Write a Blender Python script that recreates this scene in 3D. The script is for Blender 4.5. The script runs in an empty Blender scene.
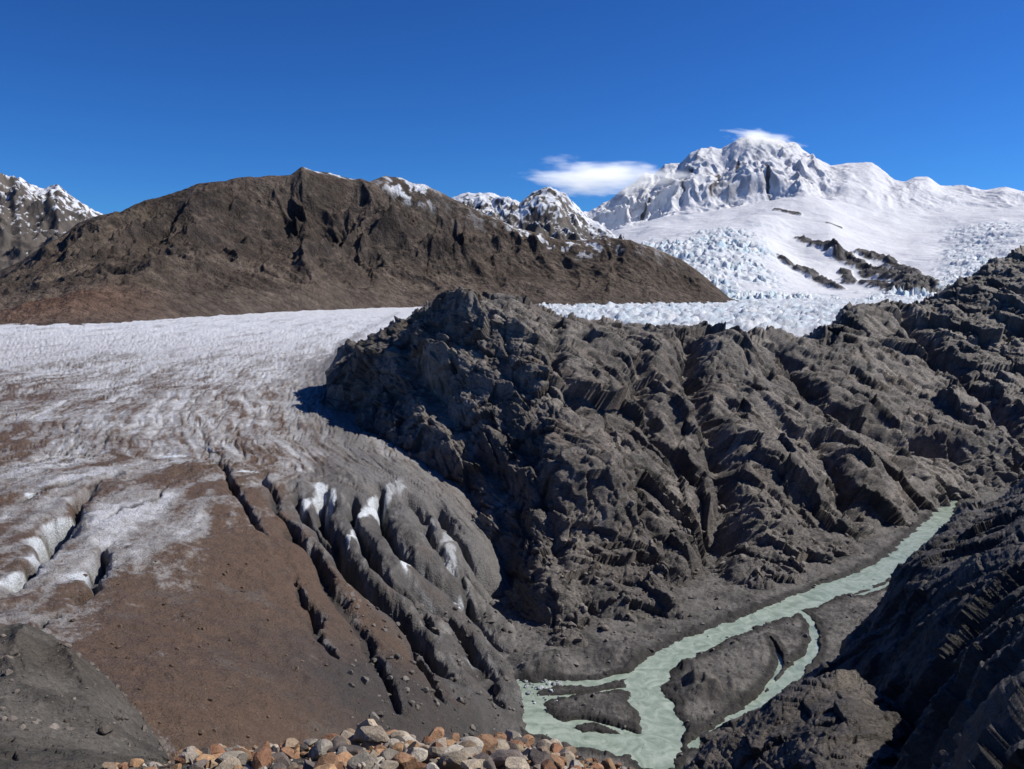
import bpy, math, time, os
import numpy as np
from mathutils import Vector
from concurrent.futures import ThreadPoolExecutor
T0=time.time()
F=887.0; PITCH=math.radians(6.08); cp=math.cos(PITCH); sp=math.sin(PITCH)
sc=bpy.context.scene
f32=np.float32
POOL=ThreadPoolExecutor(max(2,min(16,os.cpu_count() or 4)))
# ---------------------------------------------------------------- helpers between image pixels and world positions
def T_of_v(v):
    b=(np.asarray(v,float)-384.5)/F
    return (-sp-b*cp)/(cp-b*sp)
def b_of_T(T): return -(sp+T*cp)/(cp-T*sp)
def az_of(u,T): return ((np.asarray(u,float)-512)/F)/(cp-b_of_T(T)*sp)
def proj(P):
    x,y,z=P[...,0],P[...,1],P[...,2]
    fw=y*cp-z*sp; up=y*sp+z*cp
    return 512+F*x/fw, 384.5-F*up/fw
def pt(u,v,D):
    T=float(T_of_v(v)); return np.array([float(az_of(u,T))*D,D,T*D])
# ---------------------------------------------------------------- noise
rs=np.random.RandomState(11)
perm=rs.permutation(256).astype(np.int32); perm=np.concatenate([perm,perm,perm])
G=rs.normal(size=(256,3)).astype(f32); G/=np.linalg.norm(G,axis=1)[:,None]
RT=rs.rand(256,6).astype(f32)
CH=32768
def chunked(fn,p,*a):
    sh=p.shape[:-1]; p=np.ascontiguousarray(p.reshape(-1,3),dtype=np.float32)
    parts=[p[i:i+CH] for i in range(0,len(p),CH)]
    res=list(POOL.map(lambda q:fn(q,*a),parts))
    if isinstance(res[0],tuple):
        return tuple(np.concatenate([r[k] for r in res]).reshape(sh) for k in range(len(res[0])))
    return np.concatenate(res).reshape(sh)
def _perlin(p,seed):
    p=p+f32(seed*19.37)
    fl=np.floor(p); i=fl.astype(np.int32)&255; f=p-fl; w=f*f*f*(f*(f*6-15)+10)
    out=np.zeros(len(p),f32); f0,f1,f2=f[:,0],f[:,1],f[:,2]
    for dx in (0,1):
        hx=perm[i[:,0]+dx]; wx=w[:,0] if dx else 1-w[:,0]; g0=f0-dx
        for dy in (0,1):
            hy=perm[hx+i[:,1]+dy]; wy=wx*(w[:,1] if dy else 1-w[:,1]); g1=f1-dy
            for dz in (0,1):
                g=G[perm[hy+i[:,2]+dz]]
                out+=wy*(w[:,2] if dz else 1-w[:,2])*(g[:,0]*g0+g[:,1]*g1+g[:,2]*(f2-dz))
    return out*f32(1.6)
def perlin(p,seed=0): return chunked(_perlin,p,seed)
def _fbm(p,o,seed,gain):
    a=1.;s=np.zeros(len(p),f32);n=0
    for k in range(o):
        s+=f32(a)*_perlin(p*f32(2.03**k),seed+k);n+=a;a*=gain
    return s/f32(n)
def fbm(p,o=4,seed=0,gain=.5): return chunked(_fbm,p,o,seed,gain)
def _billow(p,o,seed,gain):
    a=1.;s=np.zeros(len(p),f32);n=0
    for k in range(o):
        s+=f32(a)*(np.sqrt(_perlin(p*f32(2.03**k),seed+k)**2+f32(.0016)));n+=a;a*=gain
    return s/f32(n)
def billow(p,o=3,seed=0,gain=.45): return chunked(_billow,p,o,seed,gain)
def _ridged(p,o,seed,gain):
    a=1.;s=np.zeros(len(p),f32);n=0;w=f32(1)
    for k in range(o):
        r=np.clip(1-np.abs(_perlin(p*f32(2.03**k),seed+k))*f32(1.5),0,1)**2
        s+=f32(a)*r*w; w=np.clip(r*f32(1.6),0,1); n+=a;a*=gain
    return s/f32(n)
def ridged(p,o=4,seed=0,gain=.5): return chunked(_ridged,p,o,seed,gain)
def _facet(p,seed):
    p=p+f32(seed*7.7)
    fl=np.floor(p); i=(fl.astype(np.int32)+256)&255; f=p-fl
    b1=np.full(len(p),9.,f32); b2=b1.copy(); val=np.zeros(len(p),f32)
    for dx in (-1,0,1):
        hx=perm[i[:,0]+dx+256*(dx<0)]
        for dy in (-1,0,1):
            hy=perm[hx+i[:,1]+dy+256*(dy<0)]
            for dz in (-1,0,1):
                r=RT[perm[hy+i[:,2]+dz+256*(dz<0)]]
                vx=f[:,0]-dx-r[:,0]; vy=f[:,1]-dy-r[:,1]; vz=f[:,2]-dz-r[:,2]
                d=vx*vx+vy*vy+vz*vz
                m=d<b1
                b2=np.where(m,b1,np.minimum(b2,d)); b1=np.where(m,d,b1)
                val=np.where(m,vx*(r[:,3]-.5)*2+vy*(r[:,4]-.5)*2+vz*(r[:,5]-.5)*2+(r[:,3]+r[:,4]-1)*.3,val)
    return val,(np.sqrt(b2)-np.sqrt(b1))
def facet(p,seed=0): return chunked(_facet,p,seed)
def sstep(a,b,x):
    t=np.clip((x-a)/(b-a),0,1); return t*t*(3-2*t)
def lerp(a,b,t): return a+(b-a)*t
def mixc(c,d,t):
    c=np.asarray(c,f32); d=np.asarray(d,f32); return c+(d-c)*np.asarray(t,f32)[...,None]
# ---------------------------------------------------------------- interpolation
def slopes(x,y):
    h=np.diff(x,axis=0); d=np.diff(y,axis=0)/h
    m=np.zeros_like(y)
    m[0]=d[0]; m[-1]=d[-1]
    a,b=d[:-1],d[1:]; w1=2*h[1:]+h[:-1]; w2=h[1:]+2*h[:-1]
    with np.errstate(divide='ignore',invalid='ignore'):
        hm=(w1+w2)/(w1/a+w2/b)
    m[1:-1]=np.where(a*b>0,hm,0)
    return np.nan_to_num(m)
def herm(y0,y1,m0,m1,h,q):
    q2=q*q;q3=q2*q
    return (2*q3-3*q2+1)*y0+(q3-2*q2+q)*h*m0+(-2*q3+3*q2)*y1+(q3-q2)*h*m1
def pch1(x,y,xq):
    x=np.asarray(x,float);y=np.asarray(y,float);m=slopes(x,y)
    k=np.clip(np.searchsorted(x,xq)-1,0,len(x)-2); h=x[k+1]-x[k]; q=np.clip((xq-x[k])/h,0,1)
    return herm(y[k],y[k+1],m[k],m[k+1],h,q)
def loft(rows,us,counts,linear=False):
    """rows: (u stations, distance, 'v'|'z', values) from near to far"""
    Z=[];DD=[];AZ=[]
    for (ul,D,kind,vals) in rows:
        g=lambda y:(np.interp(us,ul,y) if linear else pch1(ul,y,us))
        D=np.full(len(us),float(D)) if np.isscalar(D) else g(D)
        V=np.full(len(us),float(vals)) if np.isscalar(vals) else g(vals)
        T=T_of_v(V) if kind=='v' else V/D
        Z.append(T*D);DD.append(D);AZ.append(az_of(us,T))
    Z=np.array(Z);DD=np.array(DD);AZ=np.array(AZ); m=slopes(DD,Z)
    out=[]
    for k in range(len(rows)-1):
        n=counts[k]
        q=(np.arange(n+(1 if k==len(rows)-2 else 0))/n)[:,None]
        z=herm(Z[k],Z[k+1],m[k],m[k+1],DD[k+1]-DD[k],q)
        D=lerp(DD[k],DD[k+1],q); a=lerp(AZ[k],AZ[k+1],q)
        out.append(np.stack([a*D,D,z],-1))
    return np.concatenate(out,0)
def normals(P):
    a=np.gradient(P,axis=1); b=np.gradient(P,axis=0)
    n=np.stack([a[...,1]*b[...,2]-a[...,2]*b[...,1],a[...,2]*b[...,0]-a[...,0]*b[...,2],a[...,0]*b[...,1]-a[...,1]*b[...,0]],-1)
    n/=np.linalg.norm(n,axis=-1,keepdims=True)+1e-9
    return n
def poly_dist(X,Y,poly,rad,signed=False):
    sh=X.shape; x=X.ravel();y=Y.ravel()
    poly=np.asarray(poly,float)
    D=np.full(x.shape,1e9);S=np.zeros(x.shape);SG=np.ones(x.shape)
    lo=poly.min(0)-rad;hi=poly.max(0)+rad
    idx=np.nonzero((x>lo[0])&(x<hi[0])&(y>lo[1])&(y<hi[1]))[0]
    if len(idx):
        xx=x[idx];yy=y[idx];d=np.full(len(idx),1e9);s=np.zeros(len(idx));g=np.ones(len(idx))
        seg=np.linalg.norm(np.diff(poly,axis=0),axis=1);cum=np.concatenate([[0],np.cumsum(seg)]);tot=cum[-1]
        for k in range(len(poly)-1):
            a=poly[k];b=poly[k+1];ab=b-a
            t=np.clip(((xx-a[0])*ab[0]+(yy-a[1])*ab[1])/(ab@ab+1e-9),0,1)
            ex=xx-a[0]-t*ab[0];ey=yy-a[1]-t*ab[1]
            dd=np.hypot(ex,ey)
            m=dd<d; d=np.where(m,dd,d); s=np.where(m,(cum[k]+t*seg[k])/tot,s); g=np.where(m,np.sign(ab[0]*ey-ab[1]*ex),g)
        D[idx]=d;S[idx]=s;SG[idx]=g
    if signed: return D.reshape(sh),S.reshape(sh),SG.reshape(sh)
    return D.reshape(sh),S.reshape(sh)
def smooth_poly(pts,n=6):
    pts=np.asarray(pts,float); t=np.arange(len(pts)); tq=np.linspace(0,len(pts)-1,(len(pts)-1)*n+1)
    return np.stack([pch1(t,pts[:,k],tq) for k in range(pts.shape[1])],-1)
class Caster:
    def __init__(s,P,step=2):
        s.P=P[::step,::step]; s.u,s.v=proj(s.P)
    def __call__(s,u,v):
        d=(s.u-u)**2+(s.v-v)**2; k=np.unravel_index(np.argmin(d),d.shape); return s.P[k]
# ---------------------------------------------------------------- mesh
def link(o): sc.collection.objects.link(o); return o
def grid_obj(name,P,mat,col=None,keep=None):
    R,C=P.shape[:2]; n=R*C
    idx=np.arange(n).reshape(R,C)
    q=np.stack([idx[:-1,:-1],idx[:-1,1:],idx[1:,1:],idx[1:,:-1]],-1)
    if keep is not None: q=q[keep[:-1,:-1]|keep[1:,1:]|keep[1:,:-1]|keep[:-1,1:]]
    q=q.reshape(-1,4); m=len(q)
    me=bpy.data.meshes.new(name)
    me.vertices.add(n); me.vertices.foreach_set("co",P.astype(f32).ravel())
    me.loops.add(m*4); me.loops.foreach_set("vertex_index",q.astype(np.int32).ravel())
    me.polygons.add(m); me.polygons.foreach_set("loop_start",np.arange(0,m*4,4,dtype=np.int32))
    me.update(calc_edges=True)
    if col is not None:
        a=me.attributes.new("Col",'FLOAT_COLOR','POINT')
        c=np.ones((n,4),f32); c[:,:3]=np.clip(col.reshape(-1,3),0.005,.95)
        a.data.foreach_set("color",c.ravel())
    me.materials.append(mat)
    return link(bpy.data.objects.new(name,me))
def tri_obj(name,V,Fc,mat,col=None,smooth=False):
    me=bpy.data.meshes.new(name); n=len(V);m=len(Fc)
    me.vertices.add(n); me.vertices.foreach_set("co",V.astype(f32).ravel())
    me.loops.add(m*3); me.loops.foreach_set("vertex_index",Fc.astype(np.int32).ravel())
    me.polygons.add(m); me.polygons.foreach_set("loop_start",np.arange(0,m*3,3,dtype=np.int32))
    me.update(calc_edges=True)
    if not smooth: me.shade_flat()
    if col is not None:
        a=me.attributes.new("Col",'FLOAT_COLOR','POINT'); c=np.ones((n,4),f32); c[:,:3]=col; a.data.foreach_set("color",c.ravel())
    me.materials.append(mat)
    return link(bpy.data.objects.new(name,me))
# ---------------------------------------------------------------- materials
def mat_terrain(name,noises,bumps,rough=.9,spec=.2,aniso=None):
    """noises: (scale,amount) albedo mottling; bumps: (scale,height m)"""
    m=bpy.data.materials.new(name); m.use_nodes=True; nt=m.node_tree; N=nt.nodes; L=nt.links
    bs=N['Principled BSDF']; bs.inputs['Roughness'].default_value=rough; bs.inputs['Specular IOR Level'].default_value=spec
    at=N.new('ShaderNodeAttribute'); at.attribute_name='Col'
    tc=N.new('ShaderNodeTexCoord'); c=at.outputs['Color']; vec=tc.outputs['Object']
    if aniso:
        mp=N.new('ShaderNodeMapping'); mp.inputs['Rotation'].default_value=aniso[0]; mp.inputs['Scale'].default_value=aniso[1]
        L.new(vec,mp.inputs[0]); vec=mp.outputs[0]
    for s,a in noises:
        nz=N.new('ShaderNodeTexNoise'); nz.inputs['Scale'].default_value=s; nz.inputs['Detail'].default_value=5; nz.inputs['Roughness'].default_value=.65
        L.new(vec,nz.inputs['Vector'])
        mr=N.new('ShaderNodeMapRange'); mr.inputs[1].default_value=.3; mr.inputs[2].default_value=.7
        mr.inputs[3].default_value=1-a; mr.inputs[4].default_value=1+a
        L.new(nz.outputs['Fac'],mr.inputs[0])
        vm=N.new('ShaderNodeVectorMath'); vm.operation='SCALE'
        L.new(c,vm.inputs[0]); L.new(mr.outputs[0],vm.inputs['Scale']); c=vm.outputs[0]
    L.new(c,bs.inputs['Base Color'])
    prev=None
    for s,h in bumps:
        nz=N.new('ShaderNodeTexNoise'); nz.inputs['Scale'].default_value=s; nz.inputs['Detail'].default_value=6; nz.inputs['Roughness'].default_value=.65
        L.new(vec,nz.inputs['Vector'])
        bp=N.new('ShaderNodeBump'); bp.inputs['Strength'].default_value=1; bp.inputs['Distance'].default_value=h
        L.new(nz.outputs['Fac'],bp.inputs['Height'])
        if prev: L.new(prev,bp.inputs['Normal'])
        prev=bp.outputs[0]
    if prev: L.new(prev,bs.inputs['Normal'])
    return m
M_rock=mat_terrain("dark_rock",[(.12,.3),(.9,.5)],[(.45,1.1),(1.6,.7)],.62,.45,((0.5,-.7,.3),(.7,1.2,1.5)))
M_ice=mat_terrain("glacier_ice",[(.25,.18),(1.8,.3)],[(.35,1.0),(1.4,.55)],.65,.35)
M_dirt=mat_terrain("moraine_dirt",[(.3,.25),(3,.35)],[(1.2,.4),(6,.12)],.95,.1)
M_grav=mat_terrain("gravel",[(.1,.2),(1.5,.4)],[(.6,.5),(2.2,.35)],.9,.2)
M_far=mat_terrain("brown_mountain_rock",[(.004,.3),(.03,.4)],[(.012,38),(.05,12)],.95,.1)
M_snow=mat_terrain("mountain_snow",[(.004,.05)],[(.004,20),(.02,6)],.7,.2)
M_bould=mat_terrain("boulder_stone",[(3,.3),(20,.25)],[(6,.06),(30,.015)],.85,.25)
# ================================================================ GLACIER
us=np.concatenate([np.arange(-420,-40,5),np.arange(-40,600,1.),np.arange(600,1300,2.)])
S=[-420,-100,0,100,200,300,400,480,540,600,1300]
rows=[(S,[128,130,130,140,150,170,200,235,250,260,300],'v',820),
 (S,[155,155,160,170,185,215,250,293,330,350,360],'v',700),
 (S,[190,195,200,210,228,260,300,345,385,410,430],'v',640),
 (S,[220,225,230,240,260,290,334,395,440,465,500],'v',600),
 (S,[265,268,272,282,300,330,375,430,510,550,600],'v',550),
 (S,[325,325,330,340,355,385,430,495,560,600,660],'v',500),
 (S,[420,420,425,435,450,480,530,600,650,690,740],'v',450),
 (S,[590,590,595,600,615,640,690,730,760,790,840],'v',400),
 (S,[780,780,780,790,800,820,850,880,900,920,960],'v',370),
 (S,[1080,1080,1090,1090,1100,1120,1130,1150,1170,1180,1200],'v',345),
 (S,1450,'z',-66),(S,1850,'z',-63.5),(S,2600,'z',-61),(S,5200,'z',-48)]
Pg=loft(rows,us,[50,60,42,54,54,54,54,34,28,20,20,32,100])
X,Y,Z=Pg[...,0].copy(),Pg[...,1].copy(),Pg[...,2].copy()
castg=Caster(Pg,2)
hm=np.array([castg(*p)[:2] for p in [(400,312),(345,345),(328,375),(335,410),(360,450),(400,475),(440,505),(480,550),(530,605)]])
o=np.argsort(hm[:,1]); xm=np.interp(Y,hm[o,1],hm[o,0])
P2=np.stack([X,Y,np.zeros_like(X)],-1)
wob=fbm(P2/90,3,3); wobL=fbm(P2/210,2,4)
psi=X-xm*np.exp(-np.clip(xm-X,0,None)/190.)+wobL*30*sstep(0,60,xm-X)
flow=np.stack([psi/7+wob*2.6,Y/70+wob*.6,np.zeros_like(X)],-1)
st=fbm(flow,4,5)                      # flow streaks
st2=fbm(flow*np.array([.3,1,1]),3,9)
st3=fbm(flow*np.array([.2,.35,1])+5,4,8)
dg=np.stack([(X*.22+Y*.975)/36,(psi*.95-Y*.25)/6+wob*2.4,np.zeros_like(X)],-1)
cr=ridged(dg,3,21)
mid=sstep(330,430,Y)*(1-sstep(1200,2200,Y))
f4=fbm(P2/4,4,13,.6)
lowz=1-sstep(420,560,Y)
dz=wob*3.0*sstep(130,400,Y)+fbm(P2/25,4,7)*1.6+st*.9*mid-np.clip(cr-.45,0,1)*4.8*mid*np.clip(.6+st2,0,1.3)
dz+=f4*.7+lowz*(ridged(P2/14,4,14)-.4)*1.2
ser=sstep(-150,150,X+(Y-1400)*.05)*sstep(1150,1700,Y)
fv,fe=facet(np.stack([X/34,Y/60,np.zeros_like(X)],-1),3)
dz+=ser*(fv*10+ridged(P2/44,3,31)*17-7)
dz+=sstep(1000,1600,Y)*(1-ser)*(fbm(P2/45,4,41)*4.2)
CREV=[([(222,460),(232,488),(250,512),(270,538)],1.3,9,0,0),
 ([(296,575),(310,605),(340,658)],1.5,9,0,0),
 ([(262,470),(285,512),(318,560),(348,605),(372,650),(385,695)],2.2,8,1,1.5),
 ([(286,478),(305,505),(338,540),(385,592),(420,642),(438,690)],2.2,16,1,4),
 ([(318,484),(332,520),(350,560),(398,600),(430,636),(450,672)],3.0,19,1,5.5),
 ([(352,488),(360,520),(390,570),(420,600),(436,622)],2.2,13,1,3),
 ([(398,570),(440,604),(478,650),(500,700)],3.0,16,1,4.5),
 ([(378,482),(384,515),(408,550),(455,588),(496,634),(518,670)],2.3,19,1,5),
 ([(412,492),(424,520),(446,552)],2.6,13,1,3),
 ([(450,548),(484,590),(525,628)],2.2,10,1,3),
 ([(436,500),(450,524),(476,560),(506,592)],2.6,14,1,3.5),
 ([(460,560),(462,590),(478,612)],1.4,7,0,0),
 ([(356,560),(368,580),(384,600)],1.3,6,0,0),
 ([(300,500),(314,512),(330,520)],1.2,6,0,0),
 ([(84,486),(72,505),(58,528),(35,558),(10,592)],2.3,14,0,0),
 ([(114,540),(98,566),(66,606)],1.5,10,0,0),
 ([(30,632),(62,614)],1.0,4,0,0),([(132,470),(100,482),(84,500)],1.0,3,0,0),
 ([(0,505),(40,490),(80,480)],.9,2.5,0,0),([(0,468),(60,452),(130,430)],.9,2.0,0,0),
 ([(100,520),(150,495),(200,470)],.8,1.6,0,0),([(190,440),(215,452),(222,470)],.9,3,0,0)]
Xw=X+fbm(P2/22,3,501)*7+f4*1.3; Yw=Y+fbm(P2/22,3,505)*7+f4*1.3
crevmask=np.zeros_like(X); wall=np.zeros_like(X)
for pts,w,dep,kind,broad in CREV:
    pl=smooth_poly([castg(*p)[:2] for p in pts],5)
    d,s,sg=poly_dist(Xw,Yw,pl,45,True)
    wv=w*(1+.5*np.sin(s*9+w*7)*.6)
    tap=sstep(-.02,.18,s)*(1-sstep(.78,1.02,s)*(.6 if kind else 1))
    g=1/(1+(d/wv)**4)
    dz-=dep*g*tap*(.8+.4*np.sin(s*13+dep))
    if broad: dz-=broad*np.exp(-(d/(6.+w))**2)*tap
    crevmask=np.maximum(crevmask,g*tap)
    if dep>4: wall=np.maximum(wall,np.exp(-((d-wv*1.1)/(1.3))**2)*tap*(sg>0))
Pd=Pg.copy(); Pd[...,2]+=dz
la=np.log(Y); azc=X/Y
SMP=[(50,345,.02),(200,340,0),(330,335,0),(100,370,.2),(250,370,.2),(310,380,.35),(40,400,.5),(150,400,.32),(240,410,.38),(20,440,.62),(100,440,.5),(170,450,.3),(270,440,.45),(60,470,.4),(120,490,.33),(20,520,.5),(160,530,.4),(200,480,.62),(240,500,.85),(120,560,.5),(60,610,.55),(180,580,.9),(250,560,1),(220,630,1),(150,630,.95),(100,650,.95),(280,690,1),(200,700,1),(300,610,1),(350,700,1),(30,580,.6)]
num=np.zeros_like(X);den=np.zeros_like(X)+1e-9
for u,v,val in SMP:
    p=castg(u,v); q2=((azc-p[0]/p[1])**2+(la-math.log(p[1]))**2); w=np.exp(-(((azc-p[0]/p[1])/.05)**2+((la-math.log(p[1]))/.11)**2))+1e-7/(1+q2*100)
    num+=w*val;den+=w
dirt=num/den
dirt=np.where(Y>900,dirt*(1-sstep(900,1150,Y)),dirt)
pn=fbm(P2/30,5,51,.65); pn2=fbm(P2/8,4,53,.6)
zone=sstep(.0,.3,dirt)*(1-sstep(.8,1.,dirt))
dd=np.clip(dirt+pn*.55*sstep(.02,.3,dirt)+pn2*.35*zone+st*.5*sstep(0,.2,dirt)*(1-sstep(.7,1,dirt))+st3*.5*(Y<1400)+np.clip(cr-.45,0,1)*.8*mid+st*.15,0,1.2)
fine=fbm(P2/2.2,3,57,.7)
white=np.array([.58,.58,.59]);lg=np.array([.33,.31,.29]);brown=np.array([.13,.083,.054]);grey=np.array([.110,.104,.098])
col=mixc(white,lg,sstep(.05,.45,dd+fine*.25)); col=mixc(col,brown,sstep(.42,.8,dd+fine*.4))
col=mixc(col,[.17,.14,.115],sstep(.1,.5,fbm(P2/35,5,59,.6)+pn2*.4)*sstep(.6,.9,dirt)*.75)
col=mixc(col,[.075,.052,.04],sstep(.15,.55,fbm(P2/18,4,60,.6))*sstep(.7,1,dirt)*.6)
tp=np.array([castg(*p)[:2] for p in [(290,500),(340,560),(390,610),(430,660),(470,720)]])
o=np.argsort(tp[:,1]); xl=np.interp(Y,tp[o,1],tp[o,0])
gm=sstep(-14,10,X-xl+fbm(P2/12,3,61)*18)*(1-sstep(430,520,Y))
col=mixc(col,grey,gm*.92)
ly=fbm(np.stack([Xw/3.2,Yw/22,0*X],-1),4,64,.6)
col=mixc(col,[.27,.255,.235],gm*sstep(.0,.5,ly+pn2*.5)*.85)
col=mixc(col,[.13,.088,.06],gm*sstep(.05,.45,fbm(P2/16,4,66,.6))*.35)
col=mixc(col,[.048,.044,.042],gm*sstep(.1,.5,-ly+pn2*.5)*.6)
ox=float(castg(430,700)[0])
bm_=np.exp(-(((X-ox)/40)**2+((Y-250)/38)**2))
col=mixc(col,[.062,.056,.052],np.clip(bm_*1.2+pn2*.4,0,.85)*(Y<330))
for u,v,rx,ry in [(64,514,2.8,6),(53,530,3.4,7),(40,550,2.8,6),(84,574,1.8,4),(374,494,3.2,8),(389,490,2.4,8),(362,508,2.4,8),(402,486,2.2,7),(316,487,2.8,5),(303,493,2.2,3),(330,494,1.8,5),(444,526,2.2,8),(450,547,1.6,6),(412,560,1.2,6),(20,574,2.2,5),(455,592,1.2,5),(471,640,1.2,4),(30,492,4,1.),(536,655,2,1.5),(170,455,8,1.2),(245,470,5,1.2),(460,600,1,4),(352,530,1.4,6),(425,515,1.4,6)]:
    p=castg(u,v); k=np.exp(-(((Xw-p[0]+ly*2)/rx)**2+((Yw-p[1])/(ry*1.6))**2)**3)
    col=mixc(col,[.74,.78,.80],np.clip(k*1.5+(fine*.6+pn2*.5)*k,0,.97))
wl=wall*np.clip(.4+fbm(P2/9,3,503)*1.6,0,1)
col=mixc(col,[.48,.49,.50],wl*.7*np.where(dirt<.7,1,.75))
col=mixc(col,[.045,.042,.04],crevmask*.85*(1-sstep(420,520,Y)))  # deep shade inside the crevasses, put into the ice colour
sb=ser*np.clip(fbm(P2/60,3,71)*1.4+.5,0,1)*.55
col=mixc(col,[.68,.69,.71],sstep(900,1500,Y)*.8)
col=mixc(col,[.42,.58,.67],sb)
col=mixc(col,[.34,.33,.32],sstep(.05,.4,st3+st*.5)*sstep(800,1000,Y)*(1-sstep(1600,2600,Y))*(1-ser)*.65)
d,s=poly_dist(X,Y,smooth_poly(hm,4),60)
col=mixc(col,[.11,.104,.10],(1-sstep(2,14,d+fbm(P2/10,3,73)*8))*.9*(1-sstep(800,1500,Y)*.7))
col=mixc(col,[.20,.19,.18],(1-sstep(10,50,d+st*22))*.65*(Y<900))
keep=(Z>-172)
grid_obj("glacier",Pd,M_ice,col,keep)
print("glacier",time.time()-T0)
# ================================================================ ROCKY HILL
def rock_disp(p,k=1.0,stretch=1.7,seed=0,strike=(.74,-.2,-.64),ledge=(.45,-.25,.86)):
    a=np.array(strike);a/=np.linalg.norm(a)
    along=(p@a)[...,None]
    q=p-a*along*(1-1/stretch)
    w=np.stack([fbm(q/26,3,seed+80),fbm(q/26,3,seed+84),fbm(q/26,3,seed+88)],-1)
    q1=q+w*5; q2=q+w*1.6
    b1=billow(q1/62,2,seed+1); d=(b1-.25)*14
    b2=billow(q1/22,2,seed+15,.4); d+=(b2-.25)*2.6
    v,e=facet(q2/36,seed+2); d+=v*7.0
    v1,e1=facet(q2/15,seed+6); d+=v1*4.0-(1-sstep(0,.06,e1))*.6
    v2,e2=facet(q2/6.0,seed+3); d+=v2*1.8-(1-sstep(0,.09,e2))*.3
    v3,e3=facet(p/2.4,seed+4); d+=v3*.65
    m=np.array(ledge);m/=np.linalg.norm(m)
    amp=sstep(-.1,.35,fbm(p/38,2,seed+33))
    L=(p@m)/9.5+w[...,0]*1.3; t=L-np.floor(L)
    d+=(t-sstep(.8,1.,t)*1.0-.4)*1.3*amp
    d+=fbm(q*np.array([1,1,1.4])/4,4,seed+9,.6)*.45
    return d*k,e,v1,np.minimum(e1,b2*.9)
us=np.arange(326,1180,1.0)
S=[300,326,380,440,500,560,620,680,740,800,860,920,980,1040,1200]
R0=(S,[585,600,520,455,400,335,345,370,405,420,462,530,585,615,660],'z',[-125,-120,-125,-150,-170,-175,-175,-175,-174,-173,-172,-170,-168,-166,-165])
R1=(S,[600,612,545,482,432,368,378,402,438,455,498,566,616,645,720],'v',[420,412,455,515,590,655,645,620,592,578,553,518,500,490,480])
R2=(S,[606,618,570,522,472,422,432,455,492,515,560,625,665,695,770],'v',[416,406,415,440,500,560,562,545,520,510,490,460,440,430,400])
R3=(S,[612,624,602,568,532,490,500,530,570,612,662,742,790,820,880],'v',[412,398,362,362,392,438,452,448,440,430,412,385,365,350,320])
R4=(S,[618,630,626,602,577,566,590,622,642,692,772,852,890,910,940],'v',[408,388,337,316,318,346,362,368,375,375,350,330,305,285,250])
R5=(S,[630,640,650,640,630,655,695,705,722,780,880,950,970,990,1010],'v',[404,372,329,306,299,317,326,331,337,343,313,301,269,243,200])
R6=(S,[760,780,800,810,830,850,880,900,920,960,1040,1120,1180,1220,1250],'z',[-90,-90,-85,-80,-80,-85,-90,-95,-95,-95,-80,-70,-40,-20,0])
Ph=loft([R0,R1,R2,R3,R4,R5,R6],us,[18,96,106,110,100,60])
X,Y,Z=Ph[...,0],Ph[...,1],Ph[...,2]
casth=Caster(Ph[:430],2)
n0=normals(Ph)
d,e,v,e2=rock_disp(Ph,1.0)
for pts,w,dep in [([(692,340),(698,380),(715,430),(728,480),(722,545),(700,600)],9,14),
                  ([(790,355),(812,380),(850,420),(905,440),(960,455)],9,13),
                  ([(600,330),(640,370),(655,420),(690,470)],6,8),
                  ([(555,322),(560,360),(585,410)],5,5),
                  ([(905,315),(930,350),(985,390),(1020,440)],8,11),
                  ([(640,520),(668,560),(690,600)],7,6),([(820,440),(850,500),(870,540)],7,8),
                  ([(400,340),(420,380),(470,440),(520,500)],5,6),([(500,420),(540,480),(560,560)],5,5)]:
    pl=smooth_poly([casth(*p)[:2] for p in pts],4)
    g,s=poly_dist(X+3*n0[...,0]+e*4,Y+v*4,pl,60); d-=dep*np.exp(-(g/w)**2)
for u,v_,r,h in [(728,350,16,12),(470,320,40,4),(770,470,22,10),(600,480,25,9),(860,470,25,8),(960,350,25,8),(640,350,18,5)]:
    p=casth(u,v_); d+=h*np.exp(-((X-p[0])**2+(Y-p[1])**2)/r**2)
edge=sstep(326,350,us)[None,:]
d=d*(.25+.75*edge)
nn=n0.copy(); nn[...,2]+=.2
Phd=Ph+nn*d[...,None]
n1=normals(Phd)
cn=fbm(Ph/45,4,91); cf=fbm(Ph/6,4,95)
sq=Ph@np.array([[.5,.3,.8],[.6,.5,-.5],[.6,-.8,-.1]]); strat=fbm(sq*np.array([1/40.,1/30.,1/4.]),4,93,.6)
base=mixc([.088,.074,.062],[.225,.195,.162],sstep(-.35,.5,cn+cf*.6+strat*.5))
base=mixc(base,[.155,.105,.072],sstep(.1,.5,fbm(Ph/25,3,97))*.4)
base=mixc(base,[.38,.355,.315],sstep(.25,.6,strat*.8+cn*.4+cf*.2)*.55)
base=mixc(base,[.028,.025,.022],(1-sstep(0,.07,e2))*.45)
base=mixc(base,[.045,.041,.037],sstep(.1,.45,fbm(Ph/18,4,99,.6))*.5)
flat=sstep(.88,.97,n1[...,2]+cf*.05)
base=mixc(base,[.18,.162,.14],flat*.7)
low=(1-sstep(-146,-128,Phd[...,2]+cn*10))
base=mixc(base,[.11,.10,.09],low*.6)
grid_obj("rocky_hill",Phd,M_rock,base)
print("hill",time.time()-T0)
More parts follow.
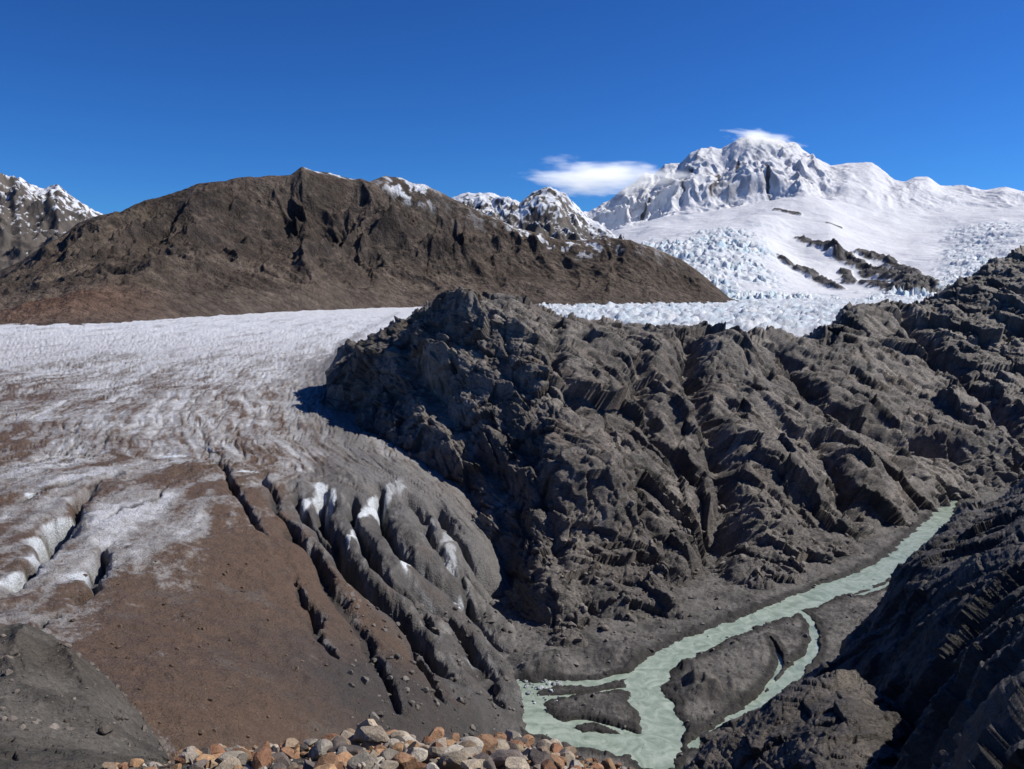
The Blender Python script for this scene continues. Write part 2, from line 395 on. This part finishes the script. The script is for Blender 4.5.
# ================================================================ VALLEY FLOOR + RIVER
zr=lambda D:-155+(D-289)*.0272
def onriver(u,v):
    T=float(T_of_v(v)); D=-162.86/(T-.0272); return np.array([float(az_of(u,T))*D,D])
us=np.concatenate([np.arange(380,500,4),np.arange(500,1000,1.),np.arange(1000,1300,6)])
S=[380,1300]
Pv=loft([(S,225,'z',-157),(S,260,'z',float(zr(260))),(S,450,'z',float(zr(450))),(S,660,'z',float(zr(660)))],us,[16,250,160])
X,Y=Pv[...,0],Pv[...,1]
P2=np.stack([X,Y,np.zeros_like(X)],-1)
z0=zr(Y)
h=.9+fbm(P2/22,4,101)*1.5+fbm(P2/5,4,105,.6)*.8+facet(P2/3,5)[0]*.5
for u,v_,r,hh in [(700,690,7,6),(688,670,5,4),(735,690,9,3),(600,705,9,.6),(760,650,14,2),(870,620,14,3),(560,665,8,4),(620,655,10,3),(840,600,8,2),(725,755,10,4),(585,700,5,1.),(535,670,7,4)]:
    p=onriver(u,v_); h+=hh*np.exp(-((X-p[0])**2+(Y-p[1])**2)/r**2)*(1+.5*fbm(P2/4,2,107))
h=np.maximum(h,.12)
RIV=[([(950,498),(942,515),(925,535),(898,562),(850,585),(790,606),(740,626),(695,645),(660,664),(644,685),(652,705),(662,722),(664,745),(655,760)],[5.,4.6,5.6,6.6,7,7.3,7.5,7.2,6.2,5.8,6.2,6.6,6.6,5.4]),
     ([(655,668),(625,676),(590,683),(550,684),(524,690)],[2.8,1.8,2.0,2.3,4.2]),
     ([(518,690),(530,712),(552,730),(590,740),(630,744),(664,738)],[6.2,6.,6.,4.6,4.8,5.4]),
     ([(560,728),(585,722),(612,728),(640,738)],[2.4,1.2,1.1,1.8]),
     ([(530,700),(560,697),(590,694),(620,690),(642,690)],[2.8,1.2,.8,.9,1.8]),
     ([(812,622),(814,645),(795,672),(765,700),(735,725),(700,745)],[1.4,1.8,2.4,3.1,3.6,4.5]),
     ([(770,640),(780,660),(765,690),(745,715)],[.5,.7,.9,1.2]),
     ([(790,606),(805,615),(812,625)],[1.2,1.2,1.2]),
     ([(905,558),(900,575),(870,592),(835,600)],[.6,1,1,1.2])]
wet=np.zeros_like(X); n9=fbm(P2/9,4,111,.6)
for pts,ws in RIV:
    pl=smooth_poly([list(onriver(*p))+[w] for p,w in zip(pts,ws)],6)
    dd_,s=poly_dist(X,Y,pl[:,:2],40)
    wq=np.interp(s,np.linspace(0,1,len(pl)),pl[:,2])*1.05
    dn=dd_+n9*3.6*np.clip(wq/4,.35,1)
    g=1-sstep(.7,1.35,dn/wq)
    h=h*(1-g)+(-1.0+n9*1.3)*g
    wet=np.maximum(wet,1-sstep(1.,1.5,dn/(wq+2.5)))
Pvd=Pv.copy(); Pvd[...,2]=z0+h
cn=fbm(P2/12,4,115)
c=mixc([.075,.070,.065],[.16,.149,.137],sstep(-.4,.4,cn+fbm(P2/2,3,117)*.5))
c=mixc(c,[.038,.036,.033],wet*.88)
grid_obj("valley_floor",Pvd,M_grav,c)
wu=np.linspace(470,990,60)
Pw=loft([([400,1100],250,'z',float(zr(250))),([400,1100],640,'z',float(zr(640)))],wu,[40])
Mw=bpy.data.materials.new("glacial_meltwater"); Mw.use_nodes=True; nt=Mw.node_tree; N=nt.nodes; b=N['Principled BSDF']
b.inputs['Roughness'].default_value=.22; b.inputs['Specular IOR Level'].default_value=.4
tc=N.new('ShaderNodeTexCoord')
n1_=N.new('ShaderNodeTexNoise'); n1_.inputs['Scale'].default_value=.11; n1_.inputs['Detail'].default_value=9; n1_.inputs['Roughness'].default_value=.6
n1_.inputs['Distortion'].default_value=2.0
cr_=N.new('ShaderNodeValToRGB'); cr_.color_ramp.elements[0].position=.34; cr_.color_ramp.elements[0].color=(.21,.265,.205,1)
cr_.color_ramp.elements[1].position=.68; cr_.color_ramp.elements[1].color=(.42,.485,.40,1)
n2_=N.new('ShaderNodeTexNoise'); n2_.inputs['Scale'].default_value=.7; n2_.inputs['Detail'].default_value=5
bp=N.new('ShaderNodeBump'); bp.inputs['Distance'].default_value=.16
for n_ in (n1_,n2_): nt.links.new(tc.outputs['Object'],n_.inputs['Vector'])
nt.links.new(n1_.outputs['Fac'],cr_.inputs[0]); nt.links.new(cr_.outputs[0],b.inputs['Base Color'])
nt.links.new(n2_.outputs['Fac'],bp.inputs['Height']); nt.links.new(bp.outputs[0],b.inputs['Normal'])
grid_obj("river",Pw,Mw)
# ================================================================ RIGHT SLOPE
us=np.concatenate([np.arange(700,1060,1.1),np.arange(1060,1600,5)])
S=[700,780,840,880,920,960,1000,1040,1150,1300,1600]
rows=[(S,[40]*11,'z',[-45,-42,-38,-34,-31,-28,-26,-24,-21,-19,-17]),
 (S,[110]*11,'z',[-105,-100,-90,-80,-68,-58,-50,-45,-36,-30,-25]),
 (S,[190]*11,'z',[-145,-130,-112,-95,-82,-71,-63,-57,-48,-40,-34]),
 (S,[225,230,235,240,250,262,275,285,300,320,340],'v',[740,705,662,615,552,520,499,480,437,405,375]),
 (S,[260,270,285,300,320,345,370,390,420,450,480],'z',[-165,-160,-155,-150,-145,-140,-135,-130,-120,-110,-100]),
 (S,[300,310,330,350,370,390,420,450,480,520,560],'z',[-175]*11)]
Pr=loft(rows,us,[40,140,160,50,16])
n0=normals(Pr); d,e,v,e2=rock_disp(Pr*1.3,.5,1.7,30,(-.6,.3,-.7),(-.5,-.2,.84))
Prd=Pr+n0*d[...,None]
cn=fbm(Pr/25,4,131);cf=fbm(Pr/4,4,135)
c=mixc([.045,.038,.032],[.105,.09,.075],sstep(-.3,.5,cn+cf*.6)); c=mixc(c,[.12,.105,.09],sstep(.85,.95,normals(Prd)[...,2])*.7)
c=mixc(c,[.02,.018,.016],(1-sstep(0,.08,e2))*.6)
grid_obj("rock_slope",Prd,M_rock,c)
# ================================================================ ROCK OUTCROP (lower right knoll)
us=np.arange(640,1000,1.)
S=[640,690,720,760,790,820,850,880,910,930,945,1000]
rows=[(S,[95]*12,'z',[-130,-112,-100,-88,-78,-73,-71,-72,-76,-84,-100,-130]),
 (S,[135]*12,'z',[-150,-115,-102,-93,-85,-80,-78,-79,-83,-92,-112,-150]),
 (S,[165,168,170,172,174,176,178,178,176,172,168,165],'v',[830,765,738,712,697,686,684,690,706,730,775,860]),
 (S,[200,205,210,212,214,216,218,218,216,212,206,200],'z',[-170,-158,-150,-145,-140,-136,-134,-135,-138,-144,-155,-170]),
 (S,[240]*12,'z',[-180]*12)]
Po=loft(rows,us,[30,140,50,16])
n0=normals(Po); d,e,v,e2=rock_disp(Po*1.9,.34,1.6,50,(.8,.3,-.5))
Pod=Po+n0*d[...,None]
cn=fbm(Po/18,4,141);cf=fbm(Po/3,4,145)
c=mixc([.065,.054,.044],[.18,.15,.12],sstep(-.3,.5,cn+cf*.6))
c=mixc(c,[.02,.018,.016],(1-sstep(0,.08,e2))*.6)
grid_obj("rock_outcrop",Pod,M_rock,c)
print("rocks",time.time()-T0)
# ================================================================ FOREGROUND MORAINE
us=np.concatenate([np.arange(-500,-20,6),np.arange(-20,720,1.3),np.arange(720,1600,8)])
S=[-500,-100,0,50,100,150,200,300,400,500,600,700,900,1600]
rows=[(S,[3.]*14,'z',[-3.2]*14),(S,[12.]*14,'z',[-7.7]*14),
 (S,[22.]*14,'v',[778,778,778,777,775,771,764,756,750,753,766,795,840,860]),
 (S,[50,50,50,50,49,47,40,34,33,33,33,33,40,50],'v',[690,700,705,714,732,765,800,830,850,850,850,850,850,800]),
 (S,[110,100,95,92,88,78,60,50,48,48,48,48,60,90],'v',[540,595,626,641,668,740,830,880,900,900,900,900,870,800]),
 (S,[150,140,135,130,125,110,100,90,90,90,90,90,100,140],'z',[-110,-105,-100,-100,-100,-100,-95,-90,-90,-90,-90,-90,-90,-95])]
Pf=loft(rows,us,[36,80,140,140,40])
dm=fbm(Pf/9,5,151)*1.44*sstep(8,40,Pf[...,1])+fbm(Pf/1.5,4,155)*.18
gl=ridged(np.stack([(Pf[...,0]+Pf[...,1]*.6)/9,(Pf[...,1]-Pf[...,0]*.5)/40,0*dm],-1),3,159)
dm+=(gl-.4)*1.6*sstep(30,60,Pf[...,1])
fv,fe=facet(Pf/1.1,8); dm+=fv*.14
Pfd=Pf.copy(); Pfd[...,2]+=dm
cn=fbm(Pf/14,4,161)
c=mixc([.072,.065,.056],[.13,.117,.10],sstep(-.4,.4,cn)); c=mixc(c,[.10,.078,.058],sstep(0,.5,fbm(Pf/30,3,165))*.5)
c=mixc(c,[.050,.045,.040],sstep(.15,.5,fbm(Pf/6,4,167))*.5)
c=mixc(c,[.20,.185,.165],sstep(.2,.55,fbm(Pf/5,4,169,.65))*.4)
grid_obj("moraine_slope",Pfd,M_dirt,c)
# ================================================================ BOULDERS
import bmesh
def ico(n):
    bm=bmesh.new(); bmesh.ops.create_icosphere(bm,subdivisions=n,radius=1)
    V=np.array([v.co[:] for v in bm.verts]); Fa=np.array([[v.index for v in f.verts] for f in bm.faces]); bm.free(); return V,Fa
IV,IF=ico(3); JV,JF=ico(2)
rb=np.random.RandomState(5)
def rock(V,asp=(1,.8,.65),planes=11):
    V=V.copy()
    for k in range(planes):
        n=rb.normal(size=3); n/=np.linalg.norm(n); h=rb.uniform(.42,.8)
        s=V@n-h; V-=np.clip(s,0,None)[:,None]*n
    V*=np.array(asp)*rb.uniform(.85,1.15,3)
    a=rb.uniform(0,6.28);t=rb.uniform(-.5,.5)
    ca,sa=math.cos(a),math.sin(a); V=V@np.array([[ca,-sa,0],[sa,ca,0],[0,0,1]])
    ca,sa=math.cos(t),math.sin(t); V=V@np.array([[1,0,0],[0,ca,-sa],[0,sa,ca]])
    return V
PAL=[(.46,.38,.28),(.36,.21,.12),(.52,.46,.37),(.30,.26,.21),(.27,.14,.08),(.42,.26,.14),(.17,.14,.12),(.34,.25,.17)]
def ground_z(P,x,y):
    d=(P[...,0]-x)**2+(P[...,1]-y)**2; k=np.unravel_index(np.argmin(d),d.shape); return P[k][2]
sub=Pfd[40:230:2,90:660:2]
Vs=[];Fs=[];Cs=[];off=0
for k in range(1250):
    u=rb.uniform(110,650); D=rb.uniform(16.0,24.0)
    r=.06+.38*rb.rand()**2.9
    if u<190 or u>570: r*=.6
    az=float(az_of(u,-.56)); x=az*D; z=ground_z(sub,x,D)
    V=rock(JV if r<.15 else IV)*r+np.array([x,D,z+r*.35+ (rb.rand()<.3)*rb.uniform(0,.2)*sstep(140,300,u)*(1-sstep(520,640,u))])
    Vs.append(V);Fc=(JF if r<.15 else IF)+off;Fs.append(Fc);off+=len(V)
    cc=np.array(PAL[rb.randint(len(PAL))])*rb.uniform(.5,1.1)
    Cs.append(np.tile(cc,(len(V),1)))
tri_obj("moraine_stones",np.concatenate(Vs),np.concatenate(Fs),M_bould,np.concatenate(Cs))
for (u,v,px,asp,cc) in [(368,732,20,(1,.8,.95),(.46,.37,.27)),(407,754,26,(1.1,.8,.75),(.54,.48,.39)),(347,746,15,(.9,.8,1.1),(.39,.32,.25)),(436,747,19,(1.2,.8,.5),(.36,.30,.23)),
    (330,757,16,(1,.8,.7),(.36,.22,.13)),(292,758,14,(1.1,.8,.8),(.30,.17,.10)),(230,760,17,(1.2,.8,.7),(.33,.24,.16)),(468,757,15,(1,.9,.7),(.36,.19,.1)),(262,759,14,(1,.8,.8),(.40,.32,.23)),
    (520,760,15,(1.2,.8,.6),(.38,.30,.19)),(388,765,14,(1,.8,.8),(.28,.18,.11)),(185,764,13,(1.1,.8,.7),(.34,.23,.15)),(575,768,12,(1.2,.8,.6),(.19,.16,.13)),(490,764,13,(1,1,.8),(.46,.38,.30))]:
    D=20.5; p=pt(u,v,D); r=px/F*D*1.1
    V=rock(IV,asp,14)*r+p
    tri_obj("boulder",V,IF,M_bould,np.tile(np.array(cc),(len(V),1)))
Vs=[];Fs=[];Cs=[];off=0
def scatter(P,n,rmin,rmax,rng_u,rng_v,pal):
    global off
    u,v=proj(P); ok=np.argwhere((u>rng_u[0])&(u<rng_u[1])&(v>rng_v[0])&(v<rng_v[1]))
    if len(ok)==0: return
    for k in range(n):
        i,j=ok[rb.randint(len(ok))]; p=P[i,j]
        r=rmin+(rmax-rmin)*rb.rand()**4
        V=rock(JV,(1,.85,.7),7)*r+p+np.array([0,0,r*.2])
        Vs.append(V);Fs.append(JF+off);off+=len(V);Cs.append(np.tile(np.array(pal)*rb.uniform(.6,1.5),(len(V),1)))
scatter(Phd[:300],800,.4,2.6,(540,960),(500,665),(.17,.15,.13))
scatter(Pvd,800,.3,1.6,(520,930),(520,760),(.15,.137,.124))
scatter(Pd,600,.3,2.0,(350,545),(600,760),(.13,.118,.105))
scatter(Pfd[200:],260,.08,.5,(-20,170),(630,765),(.14,.12,.10))
scatter(Pd,250,.2,.9,(60,330),(560,740),(.12,.085,.06))
tri_obj("scree_rocks",np.concatenate(Vs),np.concatenate(Fs),M_bould,np.concatenate(Cs))
Vs=[];Fs=[];Cs=[];off=0
for k in range(70):
    u=rb.normal(540,12);v=rb.normal(688,9)
    p=onriver(u,v); r=.3+1.4*rb.rand()**3
    V=rock(JV,(1.2,1,.6),7)*r+np.array([p[0],p[1],zr(p[1])+.2]); Vs.append(V);Fs.append(JF+off);off+=len(V);Cs.append(np.tile(np.array([.62,.66,.66])*rb.uniform(.4,1.1),(len(V),1)))
tri_obj("ice_chunks",np.concatenate(Vs),np.concatenate(Fs),M_ice,np.concatenate(Cs))
print("stones",time.time()-T0)
# ================================================================ FAR MOUNTAINS
def ridge_layer(ridge,Dr,base,midf=.45,us=None,counts=(120,120,40),back=900):
    ru=[a for a,b in ridge];rv=[b for a,b in ridge]
    bu=[a for a,b,c in base];bD=[b for a,b,c in base];bz=[c for a,b,c in base]
    D1=np.interp(ru,*zip(*Dr)); D0=np.interp(ru,bu,bD); z0=np.interp(ru,bu,bz)
    z1=T_of_v(np.array(rv))*D1
    rows=[(ru,list(D0),'z',list(z0)),(ru,list(lerp(D0,D1,.5)),'z',list(lerp(z0,z1,midf))),(ru,list(D1),'z',list(z1)),(ru,list(D1+back),'z',list(z0-50+0.3*z1))]
    return loft(rows,us,list(counts),linear=True)
RB=[(-400,300),(-150,285),(0,270),(20,260),(45,245),(60,238),(80,222),(100,214),(120,211),(150,199),(175,190),(200,181),(225,179),(240,175),(270,173),(290,173),(302,165),(312,168),(330,171),(350,177),(368,181),(385,173),(400,176),(412,181),(425,182),(440,190),(460,200),(480,210),(505,222),(530,230),(560,238),(585,239),(605,236),(630,240),(655,247),(680,258),(700,272),(715,285),(730,298),(760,306),(860,315)]
us=np.arange(-400,860,1.05)
BASE=[(-400,1300,-75),(0,1440,-75),(80,1600,-75),(150,1800,-75),(250,2300,-75),(400,3000,-75),(560,3300,-70),(730,3600,-66),(860,3700,-60)]
Pm=ridge_layer(RB,[(-400,3000),(300,3700),(500,4100),(860,4200)],BASE,.47,us,(150,150,24))
X,Y,Z=Pm[...,0],Pm[...,1],Pm[...,2]
R,C=X.shape; rowt=np.concatenate([np.linspace(0,1,300),np.linspace(1,2,R-300)])[:,None]*np.ones((1,C))
nr=1-.93*np.exp(-((rowt-1)/.13)**2)
env=np.clip(rowt*4,0,1)*nr
hs=np.clip((Z+75)/400,.15,1.1)
P2=np.stack([X,Y,0*X],-1)
wp=P2+np.stack([fbm(P2/450,3,200),fbm(P2/450,3,204),0*X],-1)*220
an=wp*np.array([1.25,.6,1])
big=ridged(an/560,7,210,.5)
dz=(big-.75)*210*env*hs+(ridged(wp*np.array([1.4,.7,1])/150,6,230,.55)-.65)*46*np.clip(env,.10,1)*np.clip(hs*1.4,0,1)+fbm(P2/40,5,240,.6)*12*np.clip(nr,.4,1)*np.clip(rowt*6,0,1)
p=pt(55,308,1900); dz+=26*np.exp(-(((X-p[0])/150)**2+((Y-p[1])/160)**2))*sstep(.04,.16,rowt)
Pmd=Pm.copy(); Pmd[...,2]+=dz
n1=normals(Pmd); cn=fbm(P2/160,5,250); bl=fbm(P2/30,4,255,.6)
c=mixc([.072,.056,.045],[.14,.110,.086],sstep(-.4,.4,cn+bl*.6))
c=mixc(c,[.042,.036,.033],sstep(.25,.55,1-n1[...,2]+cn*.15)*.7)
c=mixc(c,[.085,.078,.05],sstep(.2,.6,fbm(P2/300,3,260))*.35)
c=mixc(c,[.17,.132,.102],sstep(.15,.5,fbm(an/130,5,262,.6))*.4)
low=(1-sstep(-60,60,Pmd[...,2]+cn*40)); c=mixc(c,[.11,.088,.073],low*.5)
kn=np.exp(-(((X-p[0])/170)**2+((Y-p[1])/240)**2)); c=mixc(c,[.17,.10,.07],np.clip(kn,0,1)*.8)
azb=X/Y
sn=sstep(.0,.15,fbm(P2/45,4,270,.6)+.03)*np.exp(-((azb-float(az_of(406,.13)))/.024)**2)*sstep(.86,.93,rowt)
sn+=sstep(.0,.15,fbm(P2/45,4,276,.6)-.05)*np.exp(-((azb-float(az_of(330,.13)))/.03)**2)*sstep(.96,.98,rowt)*.8
sn+=sstep(.0,.15,fbm(P2/40,4,275,.6)-.04)*np.exp(-((azb-float(az_of(565,.06)))/.07)**2)*sstep(.80,.95,rowt)
c=mixc(c,[.70,.72,.75],np.clip(sn*1.6,0,1))
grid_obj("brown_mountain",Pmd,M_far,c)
def dusted(name,ridge,D,base,us,seed,amt,amp=1.):
    P=ridge_layer(ridge,[(-999,D),(2000,D)],base,.5,us,(100,120,24),1200)
    X,Y,Z=P[...,0],P[...,1],P[...,2]; R,C=X.shape
    rowt=np.concatenate([np.linspace(0,1,220),np.linspace(1,2,R-220)])[:,None]*np.ones((1,C))
    P2=np.stack([X,Y,0*X],-1); env=np.clip(rowt*3,0,1)*(1-.85*np.exp(-((rowt-1)/.12)**2))
    wp=P2+np.stack([fbm(P2/600,3,seed),fbm(P2/600,3,seed+4),0*X],-1)*250
    dz=((ridged(wp/700,6,seed+10,.55)-.6)*300*env+(ridged(wp/200,5,seed+20,.55)-.5)*100*np.clip(env,.3,1)+fbm(P2/60,4,seed+24)*24)*amp
    Pd_=P.copy();Pd_[...,2]+=dz; n=normals(Pd_)
    c=mixc([.06,.052,.046],[.12,.102,.085],sstep(-.4,.4,fbm(P2/150,4,seed+30)))
    zn=(Pd_[...,2]-Z[0:1])/(Z[219:220]-Z[0:1]+1)
    s=sstep(.0,.15,fbm(P2/60,6,seed+40,.7)*1.3+(zn-amt)*.9+(n[...,2]-.7)*1.0)
    c=mixc(c,[.68,.70,.73],s)
    grid_obj(name,Pd_,M_snow,c)
dusted("distant_snowy_peak",[(-400,200),(-100,185),(-40,178),(0,174),(10,180),(20,177),(32,186),(45,189),(58,185),(70,195),(90,208),(120,226),(160,250),(220,275)],8000,[(-400,5000,-20),(220,5000,-20)],np.arange(-400,220,1.4),300,.86,.75)
dusted("snow_dusted_ridge",[(400,215),(430,205),(450,197),(462,192),(475,190),(490,191),(505,196),(520,203),(530,196),(540,190),(550,188),(562,193),(575,205),(590,220),(620,238),(680,262),(720,280)],7000,[(400,5000,-30),(720,5000,-30)],np.arange(400,720,1.),340,.66,.7)
# --- the great snow massif
us=np.arange(500,1300,1.)
S=[500,540,590,620,660,700,740,760,800,830,870,900,940,980,1024,1100,1300]
RS=[(500,250),(540,235),(575,222),(590,212),(600,205),(610,200),(622,188),(635,180),(645,171),(655,172),(665,161),(680,163),(690,153),(700,150),(712,146),(722,148),(735,139),(748,134),(760,136),(775,137),(785,140),(795,142),(803,152),(815,158),(830,167),(845,165),(860,164),(872,163),(880,168),(893,180),(905,182),(915,176),(928,175),(940,184),(960,186),(985,190),(1005,187),(1024,192),(1100,200),(1300,215)]
rs_u=[a for a,b in RS]
def reg(vals): return list(np.interp(rs_u,S,vals))
rows=[(rs_u,4300,'z',-75),
 (rs_u,5000,'v',reg([302,301,300,299,297,295,295,295,296,297,295,293,292,290,288,285,280])),
 (rs_u,6000,'v',reg([300,296,285,276,270,266,268,270,280,284,284,280,275,268,262,255,250])),
 (rs_u,7600,'v',reg([290,280,262,248,240,235,230,230,238,235,246,250,246,238,230,225,225])),
 (rs_u,9500,'v',reg([270,255,238,228,217,212,206,202,195,200,206,210,212,211,207,210,220])),
 (rs_u,11300,'v',[b for a,b in RS]),
 (rs_u,13500,'z',300)]
Ps=loft(rows,us,[30,66,100,100,150,24],linear=True)
k=np.exp(-np.linspace(-2,2,25)**2);k/=k.sum()
X,Y,Z=Ps[...,0],Ps[...,1],Ps[...,2]
Zs=np.apply_along_axis(lambda r:np.convolve(np.pad(r,12,'edge'),k,'valid'),1,Z)
ridw=np.exp(-((Y-11300)/500)**2)*.8
Ps[...,2]=Zs*(1-ridw)+Z*ridw
Z=Ps[...,2]
P2=np.stack([X,Y,0*X],-1); az=X/Y
azu=lambda u:float(az_of(u,.08))
wp=P2+np.stack([fbm(P2/700,3,400),fbm(P2/700,3,404),0*X],-1)*300
craggy=1-sstep(azu(790),azu(850),az)*.75
steep=sstep(9300,10100,Y)*craggy
nrs=1-.9*np.exp(-((Y-11300)/380)**2)
dz=(ridged(wp*np.array([1.0,.6,1])/900,5,410,.5)-.6)*340*steep*nrs
dz+=(ridged(wp*np.array([1.2,.8,1])/260,5,420,.55)-.55)*100*steep*np.clip(nrs,.25,1)
dz+=fbm(P2/70,4,430,.6)*26*steep
dz+=fbm(wp/900,4,440)*80*sstep(5200,6500,Y)*(1-steep*.5)
icef=sstep(4300,4800,Y)*(1-sstep(7000,8200,Y))*(sstep(azu(565),azu(600),az)*(1-sstep(azu(750),azu(800),az)))
icef2=sstep(azu(925),azu(960),az)*sstep(4500,5500,Y)*(1-sstep(8000,9200,Y))
ic=np.clip(icef*1.2+icef2*.6+(1-sstep(5000,5700,Y)),0,1)*np.clip(.65+fbm(P2/420,3,447)*1.7,0,1)
fv,fe=facet(np.stack([X/45,Y/70,0*X],-1),13)
dz+=ic*(fv*28+(ridged(P2*np.array([.6,1.3,1])/80,3,450)-.4)*58)
rockm=np.zeros_like(X); ycs=.42
casts=Caster(Ps[:450],2); Xr=X+fbm(P2/120,3,453)*60; Yr=Y+fbm(P2/120,3,457)*90
for pts,w,h in [([(803,238),(818,243),(838,254)],50,30),([(786,260),(808,274),(832,288)],66,40),([(838,252),(862,266),(892,277),(925,290)],110,50),
                ([(868,284),(900,291),(915,292)],74,30),([(866,258),(885,262),(908,272)],74,40),([(845,270),(850,284)],45,30),
                ([(778,212),(800,214)],34,20),([(828,222),(842,226)],20,10),([(650,185),(640,205)],26,0),([(720,165),(712,190)],26,0),([(765,160),(770,185)],30,0),([(690,165),(682,190)],24,0),([(740,150),(735,170)],20,0)]:
    pl=np.array([casts(*p)[:2] for p in pts]); pl=pl*np.array([1,ycs]); pl=smooth_poly(pl,3)
    g_,s=poly_dist(Xr,Yr*ycs,pl,400)
    g=np.exp(-(g_/w)**2); rockm=np.maximum(rockm,g*(1 if h>0 else .75)); dz+=h*sstep(.2,.9,g)*(.3+ridged(P2/130,4,460)*1.1)
Psd=Ps.copy();Psd[...,2]+=dz
n=normals(Psd)
c=np.ones(X.shape+(3,))*np.array([.70,.705,.72])
c=mixc(c,[.44,.59,.67],ic*np.clip(.45+fbm(P2/80,4,470)*1.5,0,.9))
rn=fbm(P2/90,5,480,.62)
sr=sstep(.46,.58,rockm+rn*.6)
rk=mixc([.05,.046,.043],[.10,.092,.086],sstep(-.3,.3,rn))
c=mixc(c,rk,sr)
fr=sstep(.34,.54,(1-n[...,2])*.8+rn*.5+fbm(wp*np.array([3,.6,1])/300,4,490)*.35)*steep*.6
c=mixc(c,[.20,.185,.185],fr)
grid_obj("snow_mountain",Psd,M_snow,c)
print("far",time.time()-T0)
# ================================================================ GROUND
gm_=mat_terrain("bedrock_ground",[(.01,.3)],[(.02,5)],.95,.1)
g=np.linspace(-1,1,60); g=np.sign(g)*np.abs(g)**2*40000
GX,GY=np.meshgrid(g,g); GP=np.stack([GX,GY,np.full_like(GX,-185.)],-1)
grid_obj("ground",GP,gm_,np.ones(GX.shape+(3,))*np.array([.10,.09,.08]))
# ================================================================ CLOUDS
def cloud(name,u,v,D,w,d,h,tilt,dens,sd,glow=.62,thr=-.4):
    bm=bmesh.new(); bmesh.ops.create_icosphere(bm,subdivisions=4,radius=1)
    me=bpy.data.meshes.new(name); bm.to_mesh(me); bm.free()
    o=link(bpy.data.objects.new(name,me)); o.location=pt(u,v,D); o.scale=(w,d,h); o.rotation_euler=(0,tilt,0)
    m=bpy.data.materials.new(name+"_vapour"); m.use_nodes=True; nt=m.node_tree; N=nt.nodes; L=nt.links
    N.remove(N['Principled BSDF']); out=N['Material Output']
    vs=N.new('ShaderNodeVolumeScatter'); vs.inputs['Color'].default_value=(1,1,1,1); vs.inputs['Anisotropy'].default_value=0.2
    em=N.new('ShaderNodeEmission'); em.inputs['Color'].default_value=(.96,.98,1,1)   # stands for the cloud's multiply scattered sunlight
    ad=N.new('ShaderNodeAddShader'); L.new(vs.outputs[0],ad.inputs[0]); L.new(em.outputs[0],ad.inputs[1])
    tc=N.new('ShaderNodeTexCoord'); ln=N.new('ShaderNodeVectorMath'); ln.operation='LENGTH'; L.new(tc.outputs['Object'],ln.inputs[0])
    mp=N.new('ShaderNodeMapping'); mp.inputs['Scale'].default_value=(1.6,1.1,1.6); mp.inputs['Location'].default_value=(sd,0,0); L.new(tc.outputs['Object'],mp.inputs[0])
    nz=N.new('ShaderNodeTexNoise'); nz.inputs['Scale'].default_value=1.2; nz.inputs['Detail'].default_value=7; nz.inputs['Roughness'].default_value=.62; L.new(mp.outputs[0],nz.inputs['Vector'])
    a=N.new('ShaderNodeMath'); a.operation='MULTIPLY_ADD'; a.inputs[1].default_value=2.2; a.inputs[2].default_value=thr; L.new(nz.outputs['Fac'],a.inputs[0])
    s=N.new('ShaderNodeMath'); s.operation='SUBTRACT'; L.new(a.outputs[0],s.inputs[0]); L.new(ln.outputs['Value'],s.inputs[1])
    c=N.new('ShaderNodeMath'); c.operation='MULTIPLY'; c.inputs[1].default_value=dens
    mx=N.new('ShaderNodeMath'); mx.operation='MAXIMUM'; mx.inputs[1].default_value=0; L.new(s.outputs[0],mx.inputs[0]); L.new(mx.outputs[0],c.inputs[0])
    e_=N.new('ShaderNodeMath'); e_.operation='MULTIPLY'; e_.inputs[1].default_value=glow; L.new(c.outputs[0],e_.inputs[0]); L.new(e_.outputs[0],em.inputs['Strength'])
    L.new(c.outputs[0],vs.inputs['Density']); L.new(ad.outputs[0],out.inputs['Volume'])
    me.materials.append(m)
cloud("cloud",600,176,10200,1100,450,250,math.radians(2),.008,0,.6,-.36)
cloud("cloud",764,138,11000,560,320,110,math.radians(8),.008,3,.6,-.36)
# ================================================================ LIGHT, SKY, CAMERA
EL=math.radians(44); AZ=math.radians(80)
sv=Vector((math.sin(AZ)*math.cos(EL),math.cos(AZ)*math.cos(EL),math.sin(EL)))
sl=bpy.data.lights.new("sun",'SUN'); sl.energy=5.0; sl.angle=math.radians(.53); sl.color=(1,.955,.885)
so=link(bpy.data.objects.new("sun",sl)); so.rotation_euler=sv.to_track_quat('Z','Y').to_euler(); so.location=(0,0,500)
w=bpy.data.worlds.new("World"); sc.world=w; w.use_nodes=True; nt=w.node_tree; bg=nt.nodes['Background']
sk=nt.nodes.new('ShaderNodeTexSky'); sk.sky_type='NISHITA'; sk.sun_disc=False; sk.sun_elevation=EL; sk.sun_rotation=AZ
sk.altitude=1500; sk.air_density=1.0; sk.dust_density=.1; sk.ozone_density=3.0
ga=nt.nodes.new('ShaderNodeGamma'); ga.inputs['Gamma'].default_value=1.3
mu=nt.nodes.new('ShaderNodeVectorMath'); mu.operation='MULTIPLY'; mu.inputs[1].default_value=(.175,.43,.76)
nt.links.new(sk.outputs[0],ga.inputs['Color']); nt.links.new(ga.outputs[0],mu.inputs[0]); nt.links.new(mu.outputs[0],bg.inputs[0]); bg.inputs[1].default_value=.08
cam=bpy.data.cameras.new("camera"); cam.sensor_width=36; cam.lens=36*F/1024; cam.clip_start=.1; cam.clip_end=90000
co=link(bpy.data.objects.new("camera",cam)); co.rotation_euler=(math.pi/2-PITCH,0,0); sc.camera=co
sc.view_settings.view_transform='Standard'; sc.view_settings.look='None'; sc.view_settings.exposure=0
print("done",time.time()-T0,os.cpu_count())
